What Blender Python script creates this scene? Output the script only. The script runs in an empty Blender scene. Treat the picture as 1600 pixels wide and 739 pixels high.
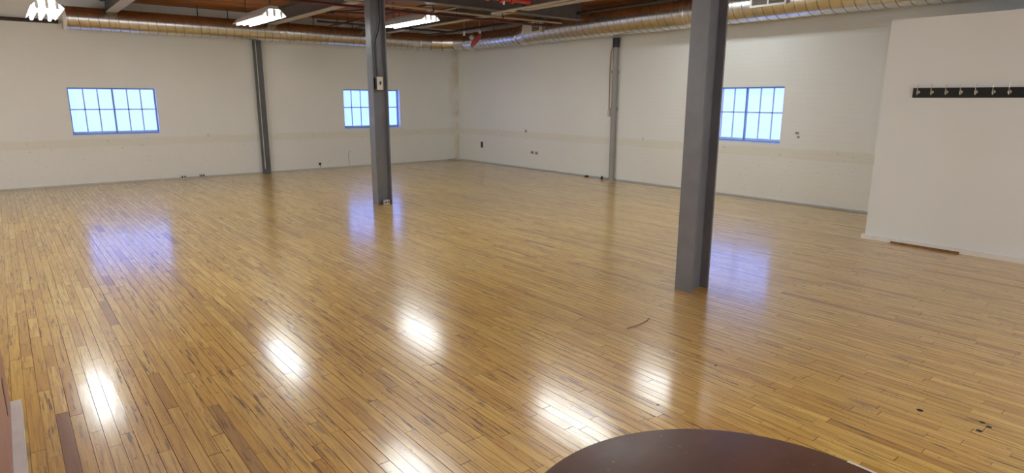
import bpy, bmesh, math, random
from mathutils import Vector, Matrix
random.seed(7)
SC = bpy.context.scene
COL = SC.collection
PI = math.pi

# ------------------------------------------------------------------ camera, world, exposure
F_PX = 974.518
PITCH, ROLL, YAW = 0.216039785, 0.00283658, 0.680378516
EYE = Vector((0, 0, 1.6))
fw = Vector((math.sin(YAW) * math.cos(PITCH), math.cos(YAW) * math.cos(PITCH), -math.sin(PITCH)))
rt = Vector((math.cos(YAW), -math.sin(YAW), 0)); up = rt.cross(fw)
RT = math.cos(ROLL) * rt + math.sin(ROLL) * up
UP = -math.sin(ROLL) * rt + math.cos(ROLL) * up
cam = bpy.data.cameras.new('camera'); camo = bpy.data.objects.new('camera', cam); COL.objects.link(camo)
cam.sensor_width = 36; cam.lens = F_PX / 1600 * 36; cam.clip_start = 0.05
m = Matrix((RT, UP, -fw)).transposed().to_4x4(); m.translation = EYE
camo.matrix_world = m
SC.camera = camo
SC.view_settings.view_transform = 'Standard'; SC.view_settings.look = 'None'
SC.view_settings.gamma = 1; SC.view_settings.use_curve_mapping = False
SC.view_settings.exposure = 0.95
SC.cycles.caustics_reflective = False; SC.cycles.caustics_refractive = False
SC.cycles.sample_clamp_indirect = 3.0; SC.cycles.blur_glossy = 1.0
world = bpy.data.worlds.new('sky'); SC.world = world; world.use_nodes = True
world.node_tree.nodes['Background'].inputs[0].default_value = (0.5, 0.65, 0.9, 1)
world.node_tree.nodes['Background'].inputs[1].default_value = 1.0
TUBE_POWER = 15.0
PANE_COL, PANE_POWER = (0.25, 0.43, 1.30), 1.0

# ------------------------------------------------------------------ materials
def new_mat(name):
    mt = bpy.data.materials.new(name); mt.use_nodes = True
    nt = mt.node_tree; b = nt.nodes['Principled BSDF']
    return mt, nt, b
def N(nt, t, **kw):
    n = nt.nodes.new(t)
    for k, v in kw.items():
        if k.startswith('i_'): n.inputs[k[2:].replace('_', ' ')].default_value = v
        else: setattr(n, k, v)
    return n
def ramp(nt, fac, stops, interp='LINEAR'):
    r = nt.nodes.new('ShaderNodeValToRGB'); r.color_ramp.interpolation = interp
    el = r.color_ramp.elements
    while len(el) < len(stops): el.new(0.5)
    for e, (p, c) in zip(el, stops):
        e.position = p; e.color = (c, c, c, 1) if isinstance(c, (int, float)) else (*c, 1)
    nt.links.new(fac, r.inputs[0]); return r
def mixc(nt, fac, a, b, mode='MIX'):
    n = nt.nodes.new('ShaderNodeMix'); n.data_type = 'RGBA'; n.blend_type = mode
    for sock, v in ((n.inputs[0], fac), (n.inputs[6], a), (n.inputs[7], b)):
        if hasattr(v, 'is_output') or isinstance(v, bpy.types.NodeSocket): nt.links.new(v, sock)
        elif isinstance(v, tuple): sock.default_value = (*v, 1)
        else: sock.default_value = v
    return n.outputs[2]
def math_(nt, op, a, b=None, clamp=False):
    n = nt.nodes.new('ShaderNodeMath'); n.operation = op; n.use_clamp = clamp
    for i, v in enumerate((a, b)):
        if v is None: continue
        if isinstance(v, bpy.types.NodeSocket): nt.links.new(v, n.inputs[i])
        else: n.inputs[i].default_value = v
    return n.outputs[0]
def vmath(nt, op, a, b):
    n = nt.nodes.new('ShaderNodeVectorMath'); n.operation = op
    for i, v in enumerate((a, b)):
        if isinstance(v, bpy.types.NodeSocket): nt.links.new(v, n.inputs[i])
        else: n.inputs[i].default_value = v
    return n.outputs[0]
def noise(nt, vec, scale, detail=3, rough=0.55):
    n = nt.nodes.new('ShaderNodeTexNoise'); n.inputs['Scale'].default_value = scale
    n.inputs['Detail'].default_value = detail; n.inputs['Roughness'].default_value = rough
    if vec is not None: nt.links.new(vec, n.inputs['Vector'])
    return n.outputs['Fac']
def bump(nt, b, h, strength, dist=0.01):
    n = nt.nodes.new('ShaderNodeBump'); n.inputs['Strength'].default_value = strength
    n.inputs['Distance'].default_value = dist
    nt.links.new(h, n.inputs['Height']); nt.links.new(n.outputs[0], b.inputs['Normal']); return n
def plain(name, col, rough=0.5, metal=0.0, var=0.06, scale=8, bmp=0.0):
    mt, nt, b = new_mat(name)
    tc = N(nt, 'ShaderNodeTexCoord').outputs['Object']
    f = noise(nt, tc, scale)
    lo = tuple(max(0, c * (1 - var)) for c in col); hi = tuple(min(1, c * (1 + var)) for c in col)
    r = ramp(nt, f, [(0.3, lo), (0.7, hi)])
    nt.links.new(r.outputs[0], b.inputs['Base Color'])
    b.inputs['Roughness'].default_value = rough; b.inputs['Metallic'].default_value = metal
    if bmp: bump(nt, b, noise(nt, tc, scale * 5), bmp, 0.005)
    return mt
M = {}
def wood_floor():
    mt, nt, b = new_mat('varnished_maple')
    tc = N(nt, 'ShaderNodeTexCoord').outputs['Object']
    at = N(nt, 'ShaderNodeAttribute', attribute_name='tone'); tone = at.outputs['Fac']
    at2 = N(nt, 'ShaderNodeAttribute', attribute_name='wear'); wear = at2.outputs['Fac']
    off = N(nt, 'ShaderNodeCombineXYZ')
    nt.links.new(math_(nt, 'MULTIPLY', tone, 37.0), off.inputs[0]); nt.links.new(math_(nt, 'MULTIPLY', wear, 91.0), off.inputs[1])
    p = vmath(nt, 'ADD', tc, off.outputs[0])
    g1 = noise(nt, vmath(nt, 'MULTIPLY', p, (90, 3.0, 1)), 1.0, 4, 0.6)      # fine grain along the boards
    g2 = noise(nt, vmath(nt, 'MULTIPLY', p, (34, 1.6, 1)), 1.0, 3, 0.6)      # broader bands
    g3 = noise(nt, vmath(nt, 'MULTIPLY', p, (62, 2.9, 1)), 1.0, 5, 0.7)      # short dark streaks
    big = noise(nt, tc, 0.55, 3, 0.5)
    base = ramp(nt, tone, [(0.0, (0.42, 0.20, 0.035)), (0.25, (0.66, 0.385, 0.065)), (0.6, (0.80, 0.50, 0.095)), (1.0, (0.90, 0.62, 0.16))]).outputs[0]
    c = mixc(nt, ramp(nt, g2, [(0.42, 0.0), (0.62, 0.55)]).outputs[0], base, (0.56, 0.30, 0.06))
    c = mixc(nt, ramp(nt, g1, [(0.48, 0.0), (0.62, 0.42)]).outputs[0], c, (0.36, 0.17, 0.04))
    st = math_(nt, 'MULTIPLY', ramp(nt, g3, [(0.54, 0.0), (0.61, 1.0)]).outputs[0], ramp(nt, wear, [(0.15, 0.15), (0.80, 1.0)]).outputs[0])
    c = mixc(nt, st, c, (0.12, 0.055, 0.022))
    sp = noise(nt, vmath(nt, 'MULTIPLY', p, (60, 24, 1)), 1.0, 2, 0.6)
    c = mixc(nt, ramp(nt, sp, [(0.68, 0.0), (0.72, 0.8)]).outputs[0], c, (0.07, 0.035, 0.02))
    # broad traffic wear: greyer, browner patches that keep their place
    c = mixc(nt, ramp(nt, big, [(0.42, 0.0), (0.68, 0.35)]).outputs[0], c, (0.52, 0.33, 0.11))
    dk = N(nt, 'ShaderNodeAttribute', attribute_name='dark').outputs['Fac']
    c = mixc(nt, dk, c, mixc(nt, g1, (0.20, 0.08, 0.03), (0.33, 0.16, 0.06)))
    nt.links.new(c, b.inputs['Base Color'])
    b.inputs['IOR'].default_value = 1.6
    b.inputs['Roughness'].default_value = 0.34
    b.inputs['Coat Weight'].default_value = 0.85
    b.inputs['Coat IOR'].default_value = 1.85
    b.inputs['Coat Roughness'].default_value = 0.155
    hb = math_(nt, 'ADD', math_(nt, 'MULTIPLY', noise(nt, vmath(nt, 'MULTIPLY', p, (14, 3, 1)), 1.0, 2), 1.0), math_(nt, 'MULTIPLY', g1, 0.12))
    bp = bump(nt, b, hb, 0.22, 0.004)
    nt.links.new(bp.outputs[0], b.inputs['Coat Normal'])
    return mt
M['floor'] = wood_floor()
def wall_paint(name, band=True, corner=False, brick=0.5, tint=((0.82, 0.83, 0.80), (0.87, 0.88, 0.855))):
    mt, nt, b = new_mat(name)
    tc = N(nt, 'ShaderNodeTexCoord').outputs['Object']
    sep = N(nt, 'ShaderNodeSeparateXYZ'); nt.links.new(tc, sep.inputs[0])
    x, y, z = sep.outputs
    big = noise(nt, tc, 0.9, 3); fine = noise(nt, tc, 22, 4, 0.7)
    c = mixc(nt, big, tint[0], tint[1])
    run = math_(nt, 'ADD', x, y)
    uv = N(nt, 'ShaderNodeCombineXYZ'); nt.links.new(run, uv.inputs[0]); nt.links.new(z, uv.inputs[1])
    if band:
        wz = math_(nt, 'ADD', z, math_(nt, 'MULTIPLY', math_(nt, 'SUBTRACT', noise(nt, tc, 2.2, 2), 0.5), 0.05))
        lowr = ramp(nt, math_(nt, 'DIVIDE', wz, 3.0, True), [(0.0, 0.25), (0.232, 0.25), (0.238, 0.95), (0.283, 0.95), (0.288, 0.0)])
        c = mixc(nt, math_(nt, 'MULTIPLY', lowr.outputs[0], 0.40), c, (0.74, 0.70, 0.54))
        # scuffs and chips on the lower wall
        sv = N(nt, 'ShaderNodeCombineXYZ'); nt.links.new(math_(nt, 'MULTIPLY', run, 9), sv.inputs[0]); nt.links.new(math_(nt, 'MULTIPLY', z, 30), sv.inputs[1])
        ch = ramp(nt, noise(nt, sv.outputs[0], 1.0, 3, 0.7), [(0.655, 0.0), (0.68, 1.0)]).outputs[0]
        zone = ramp(nt, math_(nt, 'DIVIDE', z, 3.0, True), [(0.0, 0.8), (0.03, 0.25), (0.22, 0.5), (0.29, 0.7), (0.31, 0.0)]).outputs[0]
        c = mixc(nt, math_(nt, 'MULTIPLY', ch, zone), c, (0.25, 0.21, 0.17))
    if corner:
        st = math_(nt, 'MULTIPLY', ramp(nt, math_(nt, 'DIVIDE', x, 10.0), [(0.925, 0.0), (0.962, 0.55)]).outputs[0], ramp(nt, noise(nt, tc, 4, 4), [(0.35, 0.2), (0.6, 1.0)]).outputs[0])
        c = mixc(nt, st, c, (0.50, 0.36, 0.16))
    nt.links.new(c, b.inputs['Base Color'])
    b.inputs['Roughness'].default_value = 0.62
    h = math_(nt, 'MULTIPLY', fine, 0.3)
    if brick:
        bt = N(nt, 'ShaderNodeTexBrick'); nt.links.new(uv.outputs[0], bt.inputs['Vector'])
        bt.inputs['Scale'].default_value = 1.0; bt.inputs['Brick Width'].default_value = 0.21
        bt.inputs['Row Height'].default_value = 0.07; bt.inputs['Mortar Size'].default_value = 0.006
        bt.inputs['Mortar Smooth'].default_value = 0.6
        bt.inputs['Color1'].default_value = (1, 1, 1, 1); bt.inputs['Color2'].default_value = (0.9, 0.9, 0.9, 1); bt.inputs['Mortar'].default_value = (0, 0, 0, 1)
        h = math_(nt, 'ADD', h, math_(nt, 'MULTIPLY', bt.outputs[0], brick))
    bump(nt, b, h, 0.35, 0.004)
    return mt
M['wall_back'] = wall_paint('painted_brick_back', corner=True)
M['wall_right'] = wall_paint('painted_brick_right')
M['drywall'] = wall_paint('painted_drywall', band=False, brick=0, tint=((0.80, 0.84, 0.83), (0.84, 0.88, 0.87)))
M['trim'] = plain('white_trim', (0.84, 0.83, 0.79), 0.5)
M['base_paint'] = plain('dull_base_paint', (0.55, 0.54, 0.49), 0.7)
M['brown_wall'] = plain('brown_red_paint', (0.42, 0.19, 0.145), 0.35, var=0.15, scale=5)
M['joint'] = plain('dirty_board_edge', (0.17, 0.085, 0.03), 0.8)
M['subfloor'] = plain('dark_subfloor', (0.045, 0.025, 0.014), 0.9)
M['steel_grey'] = plain('grey_painted_steel', (0.155, 0.158, 0.175), 0.38, var=0.10, scale=6, bmp=0.06)
M['steel_dark'] = plain('dark_grey_painted_steel', (0.10, 0.098, 0.10), 0.45, var=0.1)
M['beam'] = plain('dark_grey_beam_paint', (0.13, 0.115, 0.105), 0.5, var=0.12)
M['white_flange'] = plain('pale_flange_paint', (0.50, 0.47, 0.42), 0.5)  # beam undersides catch the light; that brightness is put into this colour
M['pipe_grey'] = plain('grey_pipe', (0.30, 0.29, 0.28), 0.4)
M['black'] = plain('black_plastic', (0.012, 0.012, 0.013), 0.4)
M['black_gloss'] = plain('black_lacquer', (0.006, 0.006, 0.006), 0.6)
M['beige'] = plain('beige_cord', (0.48, 0.36, 0.20), 0.5)
M['conduit'] = plain('galvanised_conduit', (0.55, 0.52, 0.45), 0.35, 0.6)
M['conduit_tan'] = plain('tan_conduit', (0.42, 0.33, 0.22), 0.45, 0.2)
M['pipe_darkred'] = plain('dark_red_pipe', (0.10, 0.022, 0.016), 0.45)
M['pipe_black'] = plain('black_iron_pipe', (0.035, 0.028, 0.025), 0.5)
M['pipe_red'] = plain('red_sprinkler_pipe', (0.50, 0.055, 0.035), 0.4)
M['red'] = plain('red_enamel', (0.42, 0.012, 0.016), 0.25)
M['yellow'] = plain('yellow_tag', (0.75, 0.52, 0.06), 0.5)
M['white_enamel'] = plain('white_enamel', (0.82, 0.83, 0.82), 0.3)
M['hood_grey'] = plain('grey_hood_back', (0.42, 0.42, 0.40), 0.4, 0.3)
M['chrome'] = plain('satin_nickel', (0.62, 0.59, 0.55), 0.28, 1.0)
M['window_paint'] = plain('pale_blue_window_bar', (0.50, 0.68, 0.95), 0.5)  # white bars; the blue cast of the light is put into the colour
M['window_frame'] = plain('blue_grey_window_frame', (0.22, 0.32, 0.55), 0.45)
M['window_white'] = plain('white_window_reveal', (0.72, 0.75, 0.82), 0.5)
M['outlet'] = plain('steel_outlet_box', (0.60, 0.59, 0.57), 0.35, 0.7)
M['plate'] = plain('pale_plate', (0.66, 0.63, 0.56), 0.5)
M['wood_dark'] = plain('dark_wood_strip', (0.20, 0.105, 0.045), 0.6, var=0.3, scale=20)
M['twig'] = plain('brown_wire', (0.16, 0.08, 0.04), 0.6)
def metal_duct():
    mt, nt, b = new_mat('galvanised_duct')
    tc = N(nt, 'ShaderNodeTexCoord').outputs['Object']
    f = noise(nt, tc, 14, 3)
    r = ramp(nt, f, [(0.35, (0.60, 0.58, 0.55)), (0.65, (0.74, 0.72, 0.70))])
    nt.links.new(r.outputs[0], b.inputs['Base Color'])
    b.inputs['Metallic'].default_value = 1.0
    b.inputs['Roughness'].default_value = 0.27
    bump(nt, b, noise(nt, tc, 5, 2), 0.05, 0.02)
    return mt
M['duct'] = metal_duct()
M['seam'] = plain('duct_seam', (0.20, 0.19, 0.17), 0.4, 0.9)
def deck_mat():
    mt, nt, b = new_mat('raw_wood_deck')
    tc = N(nt, 'ShaderNodeTexCoord').outputs['Object']
    tone = N(nt, 'ShaderNodeAttribute', attribute_name='tone').outputs['Fac']
    g = noise(nt, vmath(nt, 'MULTIPLY', tc, (1.2, 26, 1)), 1.0, 4, 0.6)
    c = ramp(nt, tone, [(0, (0.30, 0.11, 0.035)), (1, (0.48, 0.20, 0.065))]).outputs[0]
    c = mixc(nt, ramp(nt, g, [(0.4, 0.0), (0.7, 0.6)]).outputs[0], c, (0.16, 0.055, 0.02))
    nt.links.new(c, b.inputs['Base Color']); b.inputs['Roughness'].default_value = 0.7
    return mt
M['deck'] = deck_mat()
def table_mat():
    mt, nt, b = new_mat('dark_red_brown_laminate')
    tc = N(nt, 'ShaderNodeTexCoord').outputs['Object']
    c = mixc(nt, noise(nt, vmath(nt, 'MULTIPLY', tc, (4, 14, 4)), 1.0, 4, 0.6), (0.048, 0.016, 0.007), (0.10, 0.036, 0.015))
    fl = ramp(nt, noise(nt, tc, 55, 2, 0.5), [(0.71, 0.0), (0.75, 0.7)]).outputs[0]
    c = mixc(nt, fl, c, (0.30, 0.14, 0.06))
    nt.links.new(c, b.inputs['Base Color'])
    nt.links.new(ramp(nt, noise(nt, tc, 9, 4, 0.7), [(0.3, 0.30), (0.7, 0.42)]).outputs[0], b.inputs['Roughness'])
    return mt
M['table'] = table_mat()
def emit(name, col, s, gloss=False):
    mt, nt, b = new_mat(name)
    tc = N(nt, 'ShaderNodeTexCoord').outputs['Object']
    f = noise(nt, tc, 1.5, 2)
    lo = tuple(c * 0.94 for c in col)
    r = mixc(nt, f, lo, tuple(col))
    nt.links.new(r, b.inputs['Emission Color'])
    b.inputs['Emission Strength'].default_value = s
    b.inputs['Base Color'].default_value = (0.5, 0.6, 0.7, 1) if gloss else (0.8, 0.8, 0.8, 1)
    b.inputs['Roughness'].default_value = 0.25
    return mt
M['tube'] = emit('lit_fluorescent_tube', (0.90, 0.97, 1.0), TUBE_POWER)
M['day_pane'] = emit('backlit_daylight_pane', (0.92, 0.97, 1.0), 3.5, True)  # glow of the added, unseen windows that brighten the room
M['pane'] = emit('backlit_frosted_pane', PANE_COL, PANE_POWER, True)

# ------------------------------------------------------------------ mesh helpers
def obj(name, bm, mat, parent=None, smooth=False, bevel=0):
    if bevel:
        bmesh.ops.bevel(bm, geom=[e for e in bm.edges if e.calc_face_angle(0) > 0.6], offset=bevel, segments=2, affect='EDGES', profile=0.5)
    bmesh.ops.recalc_face_normals(bm, faces=bm.faces)
    me = bpy.data.meshes.new(name); bm.to_mesh(me); bm.free()
    for mm in (mat if isinstance(mat, (list, tuple)) else [mat]): me.materials.append(M[mm])
    if smooth:
        for p in me.polygons: p.use_smooth = True
        me.set_sharp_from_angle(angle=math.radians(40))
    o = bpy.data.objects.new(name, me); COL.objects.link(o)
    if parent: o.parent = parent
    return o
def box(bm, x0, x1, y0, y1, z0, z1, mi=0):
    v = [bm.verts.new((x, y, z)) for x in (x0, x1) for y in (y0, y1) for z in (z0, z1)]
    for q in ((0, 1, 3, 2), (4, 6, 7, 5), (0, 4, 5, 1), (2, 3, 7, 6), (0, 2, 6, 4), (1, 5, 7, 3)):
        f = bm.faces.new([v[i] for i in q]); f.material_index = mi
    return bm
def bx(*a): return box(bmesh.new(), *a)
def tube(bm, pts, r, seg=10, caps=True, rads=None):
    pts = [Vector(p) for p in pts]; rings = []
    n = len(pts); prev = None
    for i, p in enumerate(pts):
        d = (pts[min(i + 1, n - 1)] - pts[max(i - 1, 0)]).normalized()
        if prev is None:
            a = Vector((0, 0, 1)) if abs(d.z) < 0.9 else Vector((1, 0, 0))
            u = d.cross(a).normalized()
        else:
            u = (prev - d * prev.dot(d)).normalized()
        prev = u; v = d.cross(u); rr = rads[i] if rads else r
        rings.append([bm.verts.new(p + (u * math.cos(t) + v * math.sin(t)) * rr) for t in [2 * PI * k / seg for k in range(seg)]])
    for a, b in zip(rings, rings[1:]):
        for k in range(seg):
            bm.faces.new((a[k], a[(k + 1) % seg], b[(k + 1) % seg], b[k]))
    if caps:
        bm.faces.new(rings[0][::-1]); bm.faces.new(rings[-1])
    return bm
def tb(pts, r, seg=10, **k): return tube(bmesh.new(), pts, r, seg, **k)
def lathe(prof, center, axis=Vector((0, 0, 1)), seg=48):
    bm = bmesh.new(); q = Vector((0, 0, 1)).rotation_difference(axis); rings = []
    for r, h in prof:
        if r < 1e-6: rings.append([bm.verts.new(Vector(center) + q @ Vector((0, 0, h)))])
        else: rings.append([bm.verts.new(Vector(center) + q @ Vector((r * math.cos(2 * PI * k / seg), r * math.sin(2 * PI * k / seg), h))) for k in range(seg)])
    for a, b in zip(rings, rings[1:]):
        if len(a) == 1 and len(b) == 1: continue
        for k in range(seg):
            if len(a) == 1: bm.faces.new((a[0], b[k], b[(k + 1) % seg]))
            elif len(b) == 1: bm.faces.new((a[k], a[(k + 1) % seg], b[0]))
            else: bm.faces.new((a[k], a[(k + 1) % seg], b[(k + 1) % seg], b[k]))
    return bm
def empty(name, loc=(0, 0, 0)):
    o = bpy.data.objects.new(name, None); COL.objects.link(o); o.location = loc; o.empty_display_size = 0.1
    return o
def thing(name, label, cat, group=None, o=None, loc=(0, 0, 0)):
    if o is None: o = empty(name, loc)
    o['label'] = label; o['category'] = cat
    if group: o['group'] = group
    return o
def struct(o): o['kind'] = 'structure'; return o
def part(name, bm, mat, root, **k):          # geometry given in world coordinates, parented to a root that may be offset
    off = root.location if root.parent is None else root.parent.location
    if off.length > 0: bmesh.ops.translate(bm, verts=bm.verts, vec=-Vector(off))
    o = obj(name, bm, mat, root, **k)
    return o

# ------------------------------------------------------------------ room dimensions
YA, XB, XP = 14.16, 9.62, 7.83        # back wall, right brick wall, coat-rail partition
XL, YF = -4.0, -2.2                   # the parts of the room beside and behind the camera
ZD = 3.36                             # underside of the wood deck
WIN_A = [(1.02, 2.465, 0.92, 1.80), (6.35, 7.85, 0.905, 1.83)]
WIN_B = [(5.11, 6.26 + 0.28, 0.91, 1.82)]
def wall_holes(axis, at, depth, a0, a1, z0, z1, holes):
    """slab with rectangular openings; the room face at `at`, thickness outward"""
    bm = bmesh.new(); xs = sorted({a0, a1, *[h[0] for h in holes], *[h[1] for h in holes]})
    zs = sorted({z0, z1, *[h[2] for h in holes], *[h[3] for h in holes]})
    for i in range(len(xs) - 1):
        for j in range(len(zs) - 1):
            ca, cz = (xs[i] + xs[i + 1]) / 2, (zs[j] + zs[j + 1]) / 2
            if any(h[0] < ca < h[1] and h[2] < cz < h[3] for h in holes): continue
            if axis == 'y': box(bm, xs[i], xs[i + 1], at, at + depth, zs[j], zs[j + 1])
            else: box(bm, at, at + depth, xs[i], xs[i + 1], zs[j], zs[j + 1])
    bmesh.ops.remove_doubles(bm, verts=bm.verts, dist=1e-5)
    seen = {}
    for f in bm.faces: seen.setdefault(tuple(sorted(v.index for v in f.verts)), []).append(f)
    bm.verts.index_update(); seen = {}
    for f in bm.faces: seen.setdefault(frozenset(v.index for v in f.verts), []).append(f)
    dead = [f for fs in seen.values() if len(fs) > 1 for f in fs]
    bmesh.ops.delete(bm, geom=dead, context='FACES')
    return bm
struct(obj('wall_back', wall_holes('y', YA, 0.3, XL, XB + 0.3, -0.06, 3.5, WIN_A), 'wall_back'))
struct(obj('wall_right', wall_holes('x', XB, 0.3, YF, YA, -0.06, 3.5, WIN_B), 'wall_right'))
FILL_WIN_F = [(-3.0, -1.0, 0.95, 2.5), (1.2, 3.2, 0.95, 2.5), (4.4, 6.4, 0.95, 2.5)]  # openings for unseen windows, added on both walls for fill light
FILL_WIN_L = [(1.0, 3.2, 0.95, 2.5), (5.0, 7.2, 0.95, 2.5), (9.0, 11.2, 0.95, 2.5)]
struct(obj('wall_front', wall_holes('y', YF - 0.2, 0.2, XL, XB, -0.06, 3.5, FILL_WIN_F), 'drywall'))
struct(obj('wall_left', wall_holes('x', XL - 0.2, 0.2, YF - 0.2, YA + 0.3, -0.06, 3.5, FILL_WIN_L), 'drywall'))
# the low white partition (closet box) that carries the coat rail
struct(obj('wall_partition', bx(XP, XB, YF, 3.0, 0, 2.47), 'drywall'))
# brown painted wall end close beside the camera
wl = struct(obj('wall_near', bx(-0.30, -0.15, YF, 3.96, 0, 2.5), 'brown_wall'))
struct(obj('baseboard_near', bx(-0.15, -0.105, YF, 3.955, 0, 0.06), 'trim', bevel=0.004))
obj('slot', bx(-0.152, -0.1485, 3.47, 3.56, 0.18, 0.34), 'black', wl)
struct(obj('baseboard_back', bx(XL, XB - 0.02, YA - 0.018, YA, 0.0, 0.03), 'base_paint', bevel=0.005))
struct(obj('baseboard_right', bx(XB - 0.018, XB, 3.0, YA, 0.0, 0.03), 'base_paint', bevel=0.005))
bp = struct(obj('baseboard_partition', bx(XP - 0.035, XP, YF, 3.03, 0.0, 0.05), 'trim', bevel=0.006))
struct(obj('trim_partition', bx(XP - 0.05, XP - 0.035, 2.03, 2.70, 0.0, 0.022), 'wood_dark'))

# ------------------------------------------------------------------ floor of narrow strip boards
floor = struct(obj('floor', bx(XL, XB, YF, YA, -0.06, -0.014), 'subfloor'))
BW = 0.0575
def board_geo(V, Fc, T, W, D, x0, x1, y0, y1, z, tilt, tone, wear, dark):
    c = 0.0006; b = len(V); zb = -0.013
    zs = [z - tilt, z + tilt]
    for (x, y, zz) in ((x0, y0, zb), (x1, y0, zb), (x1, y1, zb), (x0, y1, zb)): V.append((x, y, zz))
    for (x, y, zz) in ((x0, y0, zs[0] - c), (x1, y0, zs[1] - c), (x1, y1, zs[1] - c), (x0, y1, zs[0] - c)): V.append((x, y, zz))
    for (x, y, zz) in ((x0 + c, y0 + c, zs[0]), (x1 - c, y0 + c, zs[1]), (x1 - c, y1 - c, zs[1]), (x0 + c, y1 - c, zs[0])): V.append((x, y, zz))
    fs = [(8, 9, 10, 11)]
    for k in range(4):
        n = (k + 1) % 4
        fs.append((k, n, n + 4, k + 4)); fs.append((k + 4, n + 4, n + 8, k + 8))
    for f in fs:
        Fc.append(tuple(b + i for i in f)); T.append(tone); W.append(wear); D.append(dark)
def mesh_from(name, V, Fc, T, W, D, mat):
    me = bpy.data.meshes.new(name); me.from_pydata(V, [], Fc); me.materials.append(M[mat])
    if mat == 'floor':
        me.materials.append(M['joint']); me.polygons.foreach_set('material_index', [0 if k % 9 == 0 else 1 for k in range(len(Fc))])
    for nm, arr in (('tone', T), ('wear', W), ('dark', D)):
        a = me.attributes.new(nm, 'FLOAT', 'FACE'); a.data.foreach_set('value', arr)
    me.update(); return me
def seen(p):
    d = Vector(p) - EYE; w = d.dot(fw)
    if w < 0.1: return None
    return 800 + F_PX * d.dot(RT) / w, 369.5 - F_PX * d.dot(UP) / w
boards = []
gap = 0.0012
nrow = int((XB - XL) / BW) + 1
for r in range(nrow):
    x0 = 0.0225 + (r - 71) * BW; x1 = x0 + BW
    if x1 < XL or x0 > XB - 0.02: continue
    cuts = []
    y = YF + random.uniform(0, 0.6)
    while y < YA:
        cuts.append(y); y += random.choice((random.uniform(0.22, 0.5), random.uniform(0.4, 0.85), random.uniform(0.7, 1.35)))
    if r == 71:
        cuts = [c for c in cuts if c < 2.85 or c > 4.0] + [3.09, 3.78]; cuts.sort()
    cuts = [YF] + cuts + [YA]
    rowtone = random.uniform(-0.05, 0.05)
    for y0, y1 in zip(cuts, cuts[1:]):
        if y1 - y0 < 0.02: continue
        dark = 0.0
        if r == 71 and abs(y0 - 3.09) < 1e-6: dark = 1.0
        elif random.random() < 0.012: dark = random.uniform(0.25, 0.6)
        tone = min(1, max(0, random.gauss(0.68, 0.24) + rowtone)); wear = random.random()
        boards.append((max(x0, XL) + gap * random.choice((0.1, 0.25, 0.45, 0.9)), min(x1, XB) - gap * random.choice((0.1, 0.25, 0.45, 0.9)), y0 + gap * random.choice((0.05, 0.25, 0.8)), y1 - gap * random.choice((0.05, 0.25, 0.8)),
                       random.uniform(-0.0005, 0.0003), random.uniform(-0.00006, 0.00006), tone, wear, dark))
rank = []
for i, bd in enumerate(boards):
    q = [seen((bd[a], bd[b], 0)) for a, b in ((0, 2), (1, 2), (1, 3), (0, 3))]
    if any(p is None for p in q): continue
    cx = sum(p[0] for p in q) / 4; cy = sum(p[1] for p in q) / 4
    if not (0 < cx < 1600 and 0 < cy < 739): continue
    d = Vector((cx, cy))
    q = [(min(1600, max(0, p[0])), min(739, max(0, p[1]))) for p in q]
    ar = abs(sum(q[k][0] * q[(k + 1) % 4][1] - q[(k + 1) % 4][0] * q[k][1] for k in range(4))) / 2
    ex = (bd[0] + bd[1]) / 2; ey = (bd[2] + bd[3]) / 2
    if ((cx - 1105) / 300) ** 2 + ((cy - 790) / 118) ** 2 < 1: continue      # hidden under the table top
    if ex < -0.11 and ey < 3.96: continue
    rank.append((ar, i))
rank.sort(reverse=True); near = {i for _, i in rank[:296]}
V, Fc, T, W, D = [], [], [], [], []
for i, bd in enumerate(boards):
    if i in near:
        v, f, t, w, d = [], [], [], [], []
        board_geo(v, f, t, w, d, *bd)
        cxx, cyy = (bd[0] + bd[1]) / 2, (bd[2] + bd[3]) / 2
        o = bpy.data.objects.new('floor_board', mesh_from('floor_board', v, f, t, w, d, 'floor')); COL.objects.link(o); o.parent = floor
        if bd[8] == 1.0: o['label'] = 'dark red-brown replacement board'
    else: board_geo(V, Fc, T, W, D, *bd)
o = bpy.data.objects.new('strip_flooring', mesh_from('strip_flooring', V, Fc, T, W, D, 'floor')); COL.objects.link(o); o.parent = floor
o['kind'] = 'stuff'

# ------------------------------------------------------------------ ceiling deck
ceil = struct(obj('ceiling', bx(XL, XB, YF, YA, ZD + 0.05, ZD + 0.12), 'subfloor'))
V, Fc, T, W, D = [], [], [], [], []
y = YF
while y < YA - 0.01:
    w_ = random.uniform(0.12, 0.15); y1 = min(YA, y + w_); x = XL
    while x < XB - 0.01:
        x1 = min(XB, x + random.uniform(2.2, 4.5)); z = ZD + random.uniform(-0.004, 0.004); b = len(V)
        for zz in (z, ZD + 0.05):
            V += [(x + .002, y + .003, zz), (x1 - .002, y + .003, zz), (x1 - .002, y1 - .003, zz), (x + .002, y1 - .003, zz)]
        for f in ((3, 2, 1, 0), (0, 1, 5, 4), (1, 2, 6, 5), (2, 3, 7, 6), (3, 0, 4, 7)):
            Fc.append(tuple(b + i for i in f)); T.append(random.random()); W.append(0); D.append(0)
        tv = random.random(); T[-5:] = [tv] * 5
        x = x1
    y = y1
o = bpy.data.objects.new('deck_planks', mesh_from('deck_planks', V, Fc, T, W, D, 'deck')); COL.objects.link(o); o.parent = ceil; o['kind'] = 'stuff'

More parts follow.
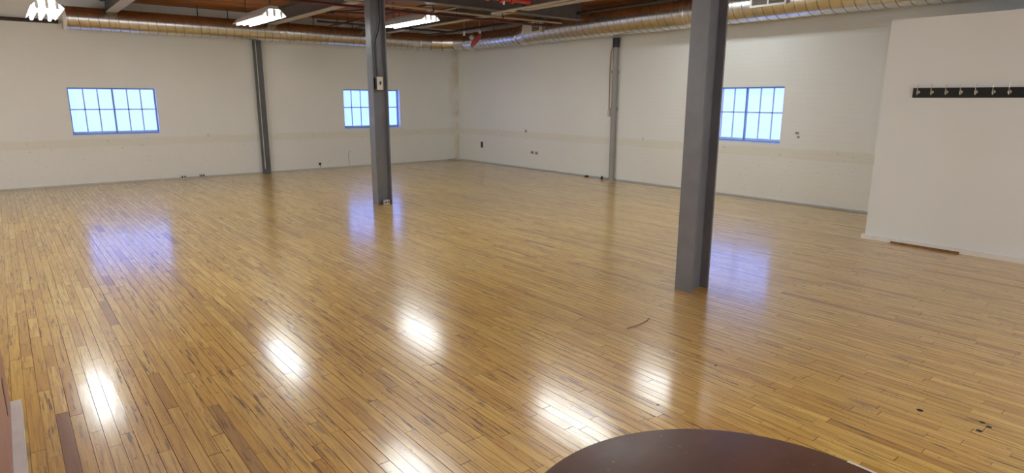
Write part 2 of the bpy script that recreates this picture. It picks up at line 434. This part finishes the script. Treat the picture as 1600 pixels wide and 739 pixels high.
# ------------------------------------------------------------------ windows
def window(n, axis, at, a0, a1, z0, z1):
    root = struct(empty('window_%d' % n))
    d = 0.13                                   # depth of the glazing behind the room face
    def B(u0, u1, v0, v1, w0, w1, mi=0, bm=None):
        bm = bm or bmesh.new()
        return box(bm, u0, u1, at + v0, at + v1, w0, w1, mi) if axis == 'y' else box(bm, at + v0, at + v1, u0, u1, w0, w1, mi)
    # reveal lining: sill, head, jambs
    obj('sill', B(a0, a1, 0.0, d, z0, z0 + 0.012), 'window_white', root)
    obj('head', B(a0, a1, 0.0, d, z1 - 0.008, z1), 'window_white', root)
    for s in (a0, a1 - 0.008): obj('jamb', B(s, s + 0.008, 0.0, d, z0 + 0.012, z1 - 0.008), 'window_white', root)
    fz0, fz1, fa0, fa1 = z0 + 0.012, z1 - 0.008, a0 + 0.008, a1 - 0.008
    fr = bmesh.new(); w = 0.022
    for q in ((fa0, fa1, fz0, fz0 + w), (fa0, fa1, fz1 - w, fz1), (fa0, fa0 + w, fz0 + w, fz1 - w), (fa1 - w, fa1, fz0 + w, fz1 - w)):
        B(q[0], q[1], d - 0.02, d + 0.05, q[2], q[3], 0, fr)
    obj('frame', fr, 'window_frame', root)
    mid = (fa0 + fa1) / 2
    obj('mullion', B(mid - 0.014, mid + 0.014, d - 0.012, d + 0.05, fz0 + w, fz1 - w), 'window_frame', root)
    zm = fz0 + (fz1 - fz0) * 0.54
    for (s0, s1) in ((fa0 + w, mid - 0.014), (mid + 0.014, fa1 - w)):
        L = s1 - s0; b = 0.011
        obj('rail', B(s0, s1, d + 0.012, d + 0.035, fz0 + w, fz0 + w + 0.035), 'window_paint', root)
        obj('rail', B(s0, s1, d + 0.012, d + 0.035, zm - b, zm + b), 'window_paint', root)
        cs = [s0 + L / 3, s0 + 2 * L / 3]
        for c in cs: obj('muntin', B(c - b, c + b, d + 0.012, d + 0.035, fz0 + w + 0.035, fz1 - w), 'window_paint', root)
        ed = [s0] + cs + [s1]
        for i in range(3):
            e0 = ed[i] + (b if i else 0); e1 = ed[i + 1] - (b if i < 2 else 0)
            for (q0, q1) in ((fz0 + w + 0.035, zm - b), (zm + b, fz1 - w)):
                obj('pane', B(e0, e1, d + 0.021, d + 0.027, q0, q1), 'pane', root)
    obj('backing', B(a0 - 0.02, a1 + 0.02, d + 0.05, d + 0.06, z0 - 0.02, z1 + 0.02), 'window_frame', root)
    return root
window(1, 'y', YA, *WIN_A[0]); window(2, 'y', YA, *WIN_A[1]); window(3, 'x', XB, *WIN_B[0])
# unseen windows added behind and left of the camera, glowing as fill light
k = 4
for (axis, lst) in (('y', FILL_WIN_F), ('x', FILL_WIN_L)):
    for (a0, a1, z0, z1) in lst:
        root = struct(empty('window_%d' % k)); k += 1
        at = (YF if axis == 'y' else XL) - 0.16
        def G(u0, u1, w0, w1, v0, v1, bm=None):
            bm = bm or bmesh.new()
            return box(bm, u0, u1, at + v0, at + v1, w0, w1) if axis == 'y' else box(bm, at + v0, at + v1, u0, u1, w0, w1)
        fr = bmesh.new()
        for q in ((a0, a1, z0, z0 + .04), (a0, a1, z1 - .04, z1), (a0, a0 + .04, z0 + .04, z1 - .04), (a1 - .04, a1, z0 + .04, z1 - .04), ((a0 + a1) / 2 - .02, (a0 + a1) / 2 + .02, z0 + .04, z1 - .04)): G(*q, 0, .05, fr)
        obj('frame', fr, 'window_white', root)
        for (b0, b1) in ((a0 + .04, (a0 + a1) / 2 - .02), ((a0 + a1) / 2 + .02, a1 - .04)): obj('pane', G(b0, b1, z0 + .04, z1 - .04, 0.02, 0.026), 'day_pane', root)

# ------------------------------------------------------------------ steel columns and beams
def isec(bm, x0, x1, y0, y1, z0, z1, t=0.014, flange_on='x'):
    if flange_on == 'x':      # flanges face -x and +x, web between
        box(bm, x0, x0 + t, y0, y1, z0, z1); box(bm, x1 - t, x1, y0, y1, z0, z1)
        c = (y0 + y1) / 2; box(bm, x0 + t, x1 - t, c - t / 2, c + t / 2, z0, z1)
    return bm
def column(y0, y1, label, extra=False):
    root = thing('steel_column', label, 'column', 'grey steel columns standing on the floor', loc=(4.485, (y0 + y1) / 2, 0))
    c = (y0 + y1) / 2; t = 0.018
    part('flange', bx(4.36, 4.36 + t, y0, y1, 0.0, 3.035), 'steel_grey', root, bevel=0.003)
    part('flange', bx(4.61 - t, 4.61, y0, y1, 0.0, 3.035), 'steel_grey', root, bevel=0.003)
    part('web', bx(4.36 + t, 4.61 - t, c - 0.008, c + 0.008, 0.0, 3.035), 'steel_grey', root)
    part('cap_plate', bx(4.33, 4.64, y0 - 0.03, y1 + 0.03, 3.035, 3.05), 'steel_grey', root)
    return root
col_near = column(2.975, 3.145, 'large grey steel H-column standing nearest, in front of the right wall window')
col_far = column(8.665, 8.835, 'grey steel H-column with a small switch box, in front of the middle window')
# beams running towards the back wall
def ybeam(x, y0, y1, label, zb=3.09):
    root = thing('ceiling_beam', label, 'beam', loc=(x, (y0 + y1) / 2, zb))
    t = 0.014
    part('web', bx(x - t / 2, x + t / 2, y0, y1, zb + t, ZD - 0.006 - t), 'beam', root)
    part('bottom_flange', bx(x - 0.085, x + 0.085, y0, y1, zb, zb + t), 'white_flange', root, bevel=0.002).__setitem__('label', 'pale underside flange')
    part('top_flange', bx(x - 0.085, x + 0.085, y0, y1, ZD - 0.006 - t, ZD - 0.006), 'beam', root)
ybeam(1.80, 8.86, YA, 'steel ceiling beam with pale flange running to the back wall above the left window')
ybeam(4.62, 8.86, YA, 'steel ceiling beam running from the far column to the back wall')
ybeam(7.25, 8.86, YA, 'steel ceiling beam running to the back wall near the duct elbow')
for i, x in enumerate((1.80, 4.62, 7.25)):
    ybeam(x, 3.17, 8.64, ['steel ceiling beam left of the camera, before the crosswise girder', 'steel ceiling beam between the two columns', 'steel ceiling beam beside the pale conduit, before the crosswise girder'][i])
def girder(y, label):
    root = thing('ceiling_girder', label, 'beam', loc=(2.4, y, 3.05)); t = 0.016
    part('web', bx(XL, 8.72, y - t / 2, y + t / 2, 3.05 + t, ZD - 0.006 - t), 'beam', root)
    part('bottom_flange', bx(XL, 8.72, y - 0.1, y + 0.1, 3.05, 3.05 + t), 'beam', root, bevel=0.002)
    part('top_flange', bx(XL, 8.72, y - 0.1, y + 0.1, ZD - 0.006 - t, ZD - 0.006), 'beam', root)
girder(8.75, 'deep dark grey girder crossing the ceiling on top of the far column')
girder(3.06, 'deep dark grey girder crossing the ceiling on top of the nearest column')
# narrow post on the back wall with a pale conduit on its face
post = thing('wall_post', 'narrow grey steel post against the back wall between the left and middle windows', 'column', loc=(4.44, YA, 0))
part('flange', bx(4.345, 4.525, YA - 0.10, YA - 0.085, 0, 3.08), 'steel_dark', post, bevel=0.002)
part('web', bx(4.425, 4.445, YA - 0.085, YA - 0.019, 0.036, 3.08), 'steel_dark', post)
part('conduit', tb([(4.405, YA - 0.108, 0.10), (4.405, YA - 0.108, 3.0)], 0.008), 'plate', post, smooth=True)['label'] = 'thin pale conduit'

# ------------------------------------------------------------------ ventilation duct
duct = thing('ventilation_duct', 'long round galvanised spiral duct running along both walls under the ceiling', 'duct', loc=(9.15, 13.7, 2.9))
ZC = 2.965; RS = 0.195; RB = 0.245; ZB = 3.015; XD = 9.15; YD = 13.7
part('duct_section', tb([(1.10, YD, ZC), (8.15, YD, ZC)], RS, 64), 'duct', duct, smooth=True)
part('duct_end_ring', lathe([(RS + .012, 0), (RS + .012, .05), (RS - .004, .05), (RS - .004, 0), (RS + .012, 0)], (1.07, YD, ZC), Vector((1, 0, 0))), 'white_enamel', duct, smooth=True)
cx_, cy_ = 8.15, 12.7; g = 5; prev = None
for k in range(g):
    a0, a1 = PI / 2 * (1 - k / g), PI / 2 * (1 - (k + 1) / g)
    p0 = (cx_ + math.cos(a0), cy_ + math.sin(a0), ZC); p1 = (cx_ + math.cos(a1), cy_ + math.sin(a1), ZC)
    part('elbow_gore', tb([p0, p1], RS, 48), 'duct', duct, smooth=True)
    dr = (Vector(p1) - Vector(p0)).normalized()
    part('elbow_seam', lathe([(RS - .004, -.008), (RS + .007, -.008), (RS + .007, .008), (RS - .004, .008)], p0, dr), 'seam', duct, smooth=True)
part('duct_section', tb([(XD, 12.7, ZC), (XD, 10.98, ZC)], RS, 64), 'duct', duct, smooth=True)
part('reducer', tb([(XD, 10.98, ZC), (XD, 10.70, ZB)], RS, 64, rads=[RS, RB]), 'duct', duct, smooth=True)
part('duct_section', tb([(XD, 10.70, ZB), (XD, YF + 0.02, ZB)], RB, 64), 'duct', duct, smooth=True)
for (c, r, ax) in (((8.13, YD, ZC), RS, (1, 0, 0)), ((XD, 12.68, ZC), RS, (0, 1, 0)), ((XD, 11.02, ZC), RS, (0, 1, 0)), ((XD, 10.72, ZB), RB, (0, 1, 0)), ((5.0, YD, ZC), RS, (1, 0, 0)), ((XD, 6.62, ZB), RB, (0, 1, 0))):
    part('collar', lathe([(r - .004, -.022), (r + .014, -.016), (r + .014, .016), (r - .004, .022)], c, Vector(ax)), 'duct', duct, smooth=True)
def spiral(p0, p1, r, pitch):
    p0, p1 = Vector(p0), Vector(p1); d = (p1 - p0); L = d.length; d.normalize()
    u = d.cross(Vector((0, 0, 1))).normalized(); v = d.cross(u); n = int(L / pitch * 28)
    return tb([p0 + d * (L * i / n) + (u * math.cos(2 * PI * i / 28) + v * math.sin(2 * PI * i / 28)) * (r + 0.0005) for i in range(n + 1)], 0.0042, 5)
part('spiral_seam', spiral((1.14, YD, ZC), (8.1, YD, ZC), RS, 0.15), 'seam', duct, smooth=True)
part('spiral_seam', spiral((XD, 12.64, ZC), (XD, 11.06, ZC), RS, 0.15), 'seam', duct, smooth=True)
part('spiral_seam', spiral((XD, 10.66, ZB), (XD, 0.5, ZB), RB, 0.16), 'seam', duct, smooth=True)
part('sticker', bx(8.52, 8.62, YD - RS - 0.055, YD - RS - 0.053, 2.975, 3.03), 'white_enamel', duct)['label'] = 'small white sticker on the elbow'
for px in (1.9, 3.25, 3.8, 5.55, 6.1, 6.45, 7.6):
    part('hanger_rod', tb([(px, YD, ZC + RS), (px, YD, ZD)], 0.009, 6), 'pipe_black', duct)
for py in (12.0, 9.4, 7.3, 5.6, 3.6, 1.5):
    part('hanger_rod', tb([(XD, py, (ZB + RB) if py < 10.7 else ZC + RS), (XD, py, ZD)], 0.009, 6), 'pipe_black', duct)
def register(y0, y1, z0, z1, half):
    x0, x1 = 8.84, 9.02
    reg = part('register', bx(x0 + 0.012, x1, y0 + 0.01, y1 - 0.01, z0 + 0.01, z1 - 0.01), 'plate', duct)
    fr = bmesh.new(); w = 0.028; md = (y0 + y1) / 2
    for q in ((y0, y1, z0, z0 + w), (y0, y1, z1 - w, z1), (y0, y0 + w, z0 + w, z1 - w), (y1 - w, y1, z0 + w, z1 - w), (md - .012, md + .012, z0 + w, z1 - w)):
        box(fr, x0, x0 + 0.014, q[0], q[1], q[2], q[3])
    part('register_frame', fr, 'plate', reg)
    spans = [(y0 + w, md - .012, True), (md + .012, y1 - w, not half)]
    for a, b, dark in spans:
        part('register_opening', bx(x0 + 0.009, x0 + 0.0125, a, b, z0 + w, z1 - w), 'pipe_black' if dark else 'plate', reg)
        n = 6
        for k in range(n):
            zz = z0 + w + (z1 - z0 - 2 * w) * (k + 0.5) / n
            part('louver', bx(x0 + 0.001, x0 + 0.009, a, b, zz - 0.003, zz + 0.003), 'plate' if not dark or half else 'wood_dark', reg)
register(10.03, 10.60, 2.95, 3.17, True)
register(4.80, 5.36, 2.93, 3.14, False)

# ------------------------------------------------------------------ fluorescent light fixtures
def fixture(x, y, z, label, L=1.5):
    root = thing('ceiling_light', label, 'light', 'fluorescent fixtures hung in rows', loc=(x, y, z))
    y0, y1 = y - L / 2, y + L / 2
    # folded sheet hood: profile in x,z
    prof = [(-0.17, 0.0), (-0.165, 0.012), (-0.075, 0.095), (0.075, 0.095), (0.165, 0.012), (0.17, 0.0)]
    bm = bmesh.new(); t = 0.004
    ins = [(a * 0.97, b - t) for a, b in prof]
    loop = prof + ins[::-1]
    va = [bm.verts.new((x + a, y0, z + b)) for a, b in loop]; vb = [bm.verts.new((x + a, y1, z + b)) for a, b in loop]
    n = len(loop)
    for k in range(n): bm.faces.new((va[k], va[(k + 1) % n], vb[(k + 1) % n], vb[k]))
    for s in (va, vb):
        for k in range(5): bm.faces.new((s[k], s[k + 1], s[n - 2 - k], s[n - 1 - k]))
    part('reflector_hood', bm, 'white_enamel', root)
    part('wiring_channel', bx(x - 0.06, x + 0.06, y0, y1, z + 0.095, z + 0.14), 'hood_grey', root, bevel=0.004)
    for dx in (-0.10, 0.0, 0.10):
        zt = z + 0.004 if dx else z + 0.010
        part('tube', tb([(x + dx, y0 + 0.03, zt), (x + dx, y1 - 0.03, zt)], 0.019, 12), 'tube', root, smooth=True)
        for yy in (y0 + 0.008, y1 - 0.028):
            part('socket', bx(x + dx - 0.016, x + dx + 0.016, yy, yy + 0.02, zt - 0.02, z + (0.072 if dx else 0.09)), 'white_enamel', root)
    for yy in (y0 + 0.18, y1 - 0.18):
        part('hanger_rod', tb([(x, yy, z + 0.14), (x, yy, ZD)], 0.007, 6), 'pipe_black', root)
fixture(0.62, 10.3, 2.655, 'lit fluorescent fixture above the left window, leftmost of three in view')
fixture(3.30, 10.3, 2.775, 'lit fluorescent fixture hanging left of the far column, middle of three in view')
fixture(5.95, 10.3, 2.925, 'lit fluorescent fixture hanging just right of the far column')
fixture(5.9, 5.9, 2.97, 'lit fluorescent fixture above and out of view, before the pale conduit')
fixture(3.25, 5.7, 2.80, 'lit fluorescent fixture overhead and out of view, left of the columns')
fixture(0.6, 5.7, 2.80, 'lit fluorescent fixture overhead and out of view, in line with the left wall end')
fixture(8.08, 5.85, 3.165, 'lit fluorescent fixture hidden above the frame beside the large duct', 1.3)
fixture(1.6, 1.0, 2.85, 'lit fluorescent fixture out of view above the round table')  # unseen, added to raise the ambient light
fixture(-2.2, 8.0, 2.80, 'lit fluorescent fixture out of view in the left part of the room')  # added outside the view as ambient fill

# ------------------------------------------------------------------ pipes and conduits under the deck
def pipe(name, label, pts, r, mat, cat='pipe', seg=10, clips=()):
    root = thing(name, label, cat, loc=Vector(pts[0]))
    part('run', tb(pts, r, seg), mat, root, smooth=True)
    for c in clips:
        part('hanger', tb([(c[0], c[1], c[2] + r), (c[0], c[1], ZD)], 0.006, 6), 'pipe_black', root)
        ax = Vector(c[3]) if len(c) > 3 else Vector((1, 0, 0))
        part('clamp', lathe([(r, -0.012), (r + .010, -0.012), (r + .010, .012), (r, .012)], c[:3], ax, 16), 'pipe_black', root, smooth=True)
    return root
pipe('sprinkler_pipe', 'thin dark red pipe crossing the ceiling beyond the girder', [(1.2, 9.45, 3.0), (8.6, 9.45, 3.0)], 0.021, 'pipe_darkred', clips=((3.5, 9.45, 3.0), (6.4, 9.45, 3.0), (8.2, 9.45, 3.0)))
pipe('conduit', 'tan conduit running crosswise just below the girder flange', [(4.1, 8.93, 2.995), (6.3, 8.93, 2.985), (8.4, 8.93, 2.995)], 0.016, 'conduit_tan', clips=((5.6, 8.93, 2.989), (7.0, 8.93, 2.988)))
wp = pipe('conduit', 'long pale metal conduit running towards the girder beside the red pipe', [(6.46, 2.0, 2.985), (6.46, 6.0, 2.985), (6.54, 8.62, 2.985)], 0.020, 'conduit', clips=((6.53, 7.8, 3.0, (0, 1, 0)), (6.5, 5.0, 3.0, (0, 1, 0))))
part('tag', bx(6.52, 6.56, 8.0, 8.12, 2.955, 3.0), 'yellow', wp)['label'] = 'small yellow tag'
rp = pipe('sprinkler_main', 'bright red sprinkler main with white fittings at the top edge', [(4.75, 7.62, 3.045), (6.5, 7.62, 3.045)], 0.032, 'pipe_red', seg=14)
for xx in (5.7, 5.95, 6.15):
    part('fitting', lathe([(0.03, -.02), (0.042, -.02), (0.042, .02), (0.03, .02)], (xx, 7.62, 3.03), Vector((1, 0, 0)), 16), 'pipe_red', rp, smooth=True)
part('fitting', tb([(6.0, 7.62, 3.03), (6.0, 7.62, 2.965)], 0.016, 10), 'white_enamel', rp, smooth=True)['label'] = 'small white drop fitting'
pipe('black_pipe', 'black iron pipe running along the top of the large duct', [(8.62, 1.0, 3.17), (8.62, 12.6, 3.17)], 0.03, 'pipe_black', clips=((8.62, 9.9, 3.17, (0, 1, 0)), (8.62, 6.9, 3.17, (0, 1, 0))))
pipe('black_pipe', 'black pipe running from the girder towards the duct elbow', [(8.05, 8.9, 3.06), (8.05, 13.2, 3.06)], 0.024, 'pipe_black', clips=((8.05, 11.0, 3.06, (0, 1, 0)),))
pipe('black_pipe', 'black pipe running along the back wall left of the duct end', [(XL + .05, 14.07, 2.92), (1.04, 14.07, 2.92)], 0.032, 'pipe_black', clips=((0.2, 14.07, 2.92),))
pipe('branch_pipe', 'dark branch pipe crossing behind the right ceiling light', [(4.9, 11.9, 3.03), (7.95, 11.9, 3.03)], 0.02, 'pipe_black', clips=((6.9, 11.9, 3.03),))
pipe('branch_pipe', 'dark red branch pipe running to the back wall right of the far column', [(5.75, 8.9, 3.12), (5.75, 13.3, 3.12)], 0.02, 'pipe_darkred', clips=((5.75, 12.4, 3.12, (0, 1, 0)),))
pipe('conduit', 'pale conduit slanting to the back wall beyond the right ceiling light', [(6.7, 9.6, 3.22), (6.7, 14.1, 3.22)], 0.016, 'conduit', clips=((6.7, 12.0, 3.22, (0, 1, 0)),))
def jbox(x, y, z, label, arms):
    root = thing('junction_box', label, 'box', loc=(x, y, z))
    part('box', bx(x - 0.06, x + 0.06, y - 0.06, y + 0.06, z, z + 0.05), 'pipe_black', root, bevel=0.004)
    part('stem', tb([(x, y, z + 0.05), (x, y, ZD)], 0.012, 8), 'pipe_black', root)
    for a in arms: part('arm', tb([(x, y, z + 0.03), a], 0.012, 8), 'pipe_black', root)
jbox(3.05, 11.6, 3.22, 'small black junction box with a slanting conduit above the middle ceiling light', [(3.7, 10.6, 3.24)])
jbox(4.95, 11.4, 3.12, 'small black junction box with two arms just left of the far column', [(5.6, 11.0, 3.14), (5.5, 10.2, 3.14)])

# ------------------------------------------------------------------ red dish unit hanging in the corner
rx, ry, rz = 8.32, 11.55, 2.86
bell = thing('alarm_bell', 'round red dish-shaped unit hanging tilted from two rods before the duct', 'bell', loc=(rx, ry, rz))
ax = Vector((0.60, -0.72, -0.72)).normalized()
part('dish', lathe([(0, -0.045), (0.09, -0.04), (0.165, -0.012), (0.178, 0.0), (0.172, 0.012), (0.10, 0.035), (0.05, 0.05), (0, 0.055)], (rx, ry, rz), ax), 'red', bell, smooth=True)
part('motor_housing', lathe([(0, -0.15), (0.05, -0.15), (0.06, -0.13), (0.06, -0.05), (0, -0.04)], (rx, ry, rz), ax, 20), 'hood_grey', bell, smooth=True)
dxy = Vector((RT.x, RT.y, 0)).normalized()
c0 = Vector((rx, ry, rz)) - ax * 0.11
part('bracket', tb([c0 - dxy * 0.17 + Vector((0, 0, .03)), c0 + dxy * 0.17 + Vector((0, 0, .05))], 0.012, 8), 'pipe_black', bell)
for s in (-0.17, 0.17):
    q = c0 + dxy * s + Vector((0, 0, 0.04)); 
    part('rod', tb([q, (q.x, q.y, ZD)], 0.008, 6), 'conduit', bell)
    part('cup', tb([(q.x, q.y, q.z - 0.01), (q.x, q.y, q.z + 0.10)], 0.026, 12), 'white_enamel', bell, smooth=True)

# ------------------------------------------------------------------ pipe, cord and small fittings on the right brick wall
dp = thing('wall_pipe', 'grey drain pipe with two collars rising up the right brick wall', 'pipe', loc=(9.55, 8.58, 0))
part('run', tb([(9.55, 8.59, 0.0), (9.55, 8.59, 2.60)], 0.055, 20), 'pipe_grey', dp, smooth=True)
for zz in (2.14, 1.42): part('collar', lathe([(0.055, -.03), (0.072, -.03), (0.072, .03), (0.055, .03)], (9.55, 8.59, zz), seg=20), 'pipe_grey', dp, smooth=True)
part('cap', tb([(9.55, 8.59, 2.60), (9.55, 8.59, 2.78)], 0.066, 20), 'black', dp, smooth=True)['label'] = 'black top coupling'
part('base_ring', lathe([(0.055, 0), (0.085, 0), (0.08, .025), (0.055, .03)], (9.55, 8.59, 0), seg=20), 'pipe_grey', dp, smooth=True)
cd = thing('hanging_cord', 'beige cord with a plug end hanging beside the grey wall pipe', 'cord', loc=(9.6, 8.75, 1.25))
part('cord', tb([(9.60, 8.64, 2.66), (9.60, 8.72, 2.62), (9.60, 8.765, 2.5), (9.60, 8.775, 2.2), (9.60, 8.765, 1.40)], 0.010, 8), 'beige', cd, smooth=True)
part('plug', bx(9.585, 9.615, 8.735, 8.79, 1.27, 1.40), 'plate', cd, bevel=0.006)
def wallplate(name, label, y, z, w, h, mat, cat='outlet', slots=0, x=XB):
    r = thing(name, label, cat, loc=(x, y, z))
    part('plate', bx(x - 0.012, x - 0.0005, y - w / 2, y + w / 2, z - h / 2, z + h / 2), mat, r, bevel=0.003)
    for k in range(slots):
        zz = z + (k - (slots - 1) / 2) * h * 0.45
        part('socket', bx(x - 0.015, x - 0.012, y - w * 0.28, y + w * 0.28, zz - h * 0.15, zz + h * 0.15), 'pipe_black', r)
wallplate('wall_outlet', 'black outlet low on the right brick wall near the corner', 13.13, 0.46, 0.09, 0.15, 'black', slots=2)
wallplate('outlet_plate', 'small steel outlet plate on the right brick wall, left of the pair', 11.13, 0.395, 0.10, 0.075, 'outlet', slots=1)
wallplate('outlet_plate', 'small steel outlet plate on the right brick wall, right of the pair', 10.98, 0.385, 0.10, 0.075, 'outlet', slots=1)
wallplate('wall_socket', 'tiny round fitting on the right wall above the pair of plates', 11.37, 0.875, 0.06, 0.06, 'pipe_grey', 'fitting')
wallplate('wall_fitting', 'upper of two tiny fittings right of the right wall window', 4.845, 1.104, 0.055, 0.035, 'pipe_grey', 'fitting')
wallplate('wall_fitting', 'lower of two tiny fittings right of the right wall window', 4.82, 1.046, 0.04, 0.035, 'pipe_grey', 'fitting')

# ------------------------------------------------------------------ coat rail
rail = thing('coat_rail', 'black board coat rail with nickel hooks on the white partition', 'coat rack', loc=(XP, 2.15, 1.68))
part('board', bx(XP - 0.022, XP, 1.45, 2.69, 1.632, 1.735), 'black_gloss', rail, bevel=0.003)
for yy in (2.634, 2.504, 2.369, 2.238, 2.107, 1.96, 1.829, 1.70, 1.57):
    xx = XP - 0.022
    hk = part('hook', tb([(xx, yy, 1.70), (xx - 0.022, yy, 1.685), (xx - 0.038, yy, 1.70), (xx - 0.042, yy, 1.735), (xx - 0.040, yy, 1.772)], 0.0045, 8), 'chrome', rail, smooth=True)
    part('hook_plate', lathe([(0, 0.0), (0.017, 0.0), (0.016, 0.006), (0, 0.008)], (xx, yy, 1.690), Vector((-1, 0, 0)), 16), 'chrome', hk, smooth=True)
    part('lower_hook', tb([(xx - 0.004, yy, 1.685), (xx - 0.026, yy, 1.664), (xx - 0.036, yy, 1.672), (xx - 0.038, yy, 1.684)], 0.0055, 8), 'chrome', hk, smooth=True)

# ------------------------------------------------------------------ small things at the back wall and columns
def floor_box(x, label):
    r = thing('floor_outlet', label, 'outlet', loc=(x, YA - 0.05, 0))
    part('housing', bx(x - 0.05, x + 0.05, YA - 0.075, YA - 0.02, 0.0, 0.075), 'outlet', r, bevel=0.004)
    for s in (-0.024, 0.024): part('socket', bx(x + s - 0.014, x + s + 0.014, YA - 0.079, YA - 0.075, 0.02, 0.055), 'pipe_black', r)
floor_box(2.775, 'small steel outlet box at the foot of the back wall, left of the pair')
floor_box(3.125, 'small steel outlet box at the foot of the back wall, right of the pair')
pl = thing('wall_plug', 'small black plug with a short cord low on the back wall', 'plug', loc=(5.68, YA, 0.1))
part('plug_body', bx(5.655, 5.705, YA - 0.03, YA - 0.001, 0.10, 0.15), 'black', pl, bevel=0.004)
part('cord', tb([(5.68, YA - 0.025, 0.10), (5.69, YA - 0.03, 0.06), (5.68, YA - 0.035, 0.04)], 0.005, 6), 'twig', pl)
thing('wall_wire', 'thin grey wire running up the back wall left of the far column', 'wire',
      o=obj('wall_wire', tb([(6.40, YA - 0.022, 0.04), (6.41, YA - 0.006, 0.12), (6.40, YA - 0.006, 0.3), (6.42, YA - 0.006, 0.36), (6.47, YA - 0.006, 0.39)], 0.0045, 6), 'pipe_grey'))
sb = thing('switch_box', 'small pale switch box fixed on the far column', 'switch', loc=(4.47, 8.66, 1.8))
part('housing', bx(4.425, 4.525, 8.655, 8.735, 1.735, 1.925), 'plate', sb, bevel=0.005)
part('dark_cover', bx(4.395, 4.425, 8.66, 8.73, 1.75, 1.91), 'black', sb)
part('lever', bx(4.466, 4.484, 8.640, 8.655, 1.81, 1.86), 'black', sb)
thing('cable', 'black cable running down the far column to its switch box', 'cable',
      o=obj('cable', tb([(4.53, 8.70, 3.03), (4.53, 8.70, 2.75), (4.51, 8.70, 2.60), (4.455, 8.70, 2.46), (4.44, 8.70, 2.35), (4.44, 8.70, 2.1), (4.455, 8.70, 1.93)], 0.0085, 8), 'black', smooth=True))
thing('cable', 'second thin cable beside the black one on the far column', 'cable',
      o=obj('cable', tb([(4.475, 8.715, 2.40), (4.478, 8.715, 2.15), (4.485, 8.715, 1.93)], 0.006, 8), 'steel_grey', smooth=True))
fb = thing('floor_outlet', 'small metal outlet box at the foot of the far column', 'outlet', loc=(4.5, 8.64, 0))
part('housing', bx(4.455, 4.545, 8.63, 8.70, 0.0, 0.085), 'outlet', fb, bevel=0.006)
for s in (-0.022, 0.022): part('socket', lathe([(0, 0), (0.014, 0), (0.014, .004), (0, .004)], (4.50 + s, 8.63, 0.045), Vector((0, -1, 0)), 12), 'pipe_black', fb)
thing('loose_wire', 'short loop of pale wire lying on the floor in the far corner', 'wire',
      o=obj('loose_wire', tb([(9.25 + 0.14 * math.cos(t), 13.98 + 0.06 * math.sin(t), 0.008 + 0.07 * (t / 6)) for t in [k * 0.5 for k in range(14)]], 0.006, 6), 'pipe_grey', smooth=True))
thing('debris', 'small black scrap lying at the foot of the right brick wall', 'debris',
      o=obj('debris', lathe([(0, 0), (0.045, 0.004), (0.05, 0.02), (0.02, 0.035), (0, 0.03)], (9.53, 9.27, 0.001), seg=9), 'black'))
thing('debris', 'small dark scrap lying left of the grey wall pipe', 'debris',
      o=obj('debris', lathe([(0, 0), (0.025, 0.003), (0.03, 0.03), (0.012, 0.07), (0, 0.075)], (9.50, 8.80, 0.001), seg=8), 'pipe_black'))
thing('twig', 'thin brown curved twig or wire lying on the floor by the nearest column', 'twig',
      o=obj('twig', tb([(3.295, 2.76, 0.004), (3.36, 2.752, 0.005), (3.44, 2.755, 0.006), (3.53, 2.772, 0.005), (3.59, 2.80, 0.004)], 0.0032, 6), 'twig', smooth=True))
for (x, y, r_) in ((3.585, 0.995, 0.016), (3.691, 0.747, 0.013), (3.663, 0.712, 0.013), (3.58, 0.731, 0.014), (3.24, 2.0, 0.01), (2.55, 1.9, 0.009)):
    obj('knot', lathe([(0, 0.0006), (r_, 0.0006), (r_ * 1.02, 0.0)], (x, y, 0.0003), seg=12), 'black', floor)

# ------------------------------------------------------------------ round table close to the camera
tx, ty, tr = 1.012, 0.509, 0.478
tab = thing('round_table', 'round dark red-brown table at the bottom edge of the picture', 'table', loc=(tx, ty, 0))
part('tabletop', lathe([(0, .716), (tr - .010, .716), (tr, .720), (tr + .001, .742), (tr - .003, .7485), (tr - .008, .750), (0, .750)], (tx, ty, 0), seg=128), 'table', tab, smooth=True)
part('pedestal', lathe([(0, .03), (.05, .03), (.038, .08), (.038, .68), (.12, .70), (.12, .716), (0, .716)], (tx, ty, 0), seg=32), 'black', tab, smooth=True)
part('base', lathe([(0, 0.001), (.25, 0.001), (.25, .012), (.08, .03), (0, .035)], (tx, ty, 0), seg=48), 'black', tab, smooth=True)

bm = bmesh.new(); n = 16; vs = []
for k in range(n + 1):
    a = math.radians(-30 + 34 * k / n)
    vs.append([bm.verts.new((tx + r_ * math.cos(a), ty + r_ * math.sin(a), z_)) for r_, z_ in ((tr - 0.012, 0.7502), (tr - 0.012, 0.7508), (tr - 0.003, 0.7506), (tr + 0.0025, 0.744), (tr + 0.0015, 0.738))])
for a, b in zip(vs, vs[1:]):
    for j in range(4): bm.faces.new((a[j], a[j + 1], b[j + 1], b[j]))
part('edge_band', bm, 'plate', tab, smooth=True)['label'] = 'pale worn strip of the table edge'  # paler arc on one stretch of the rim
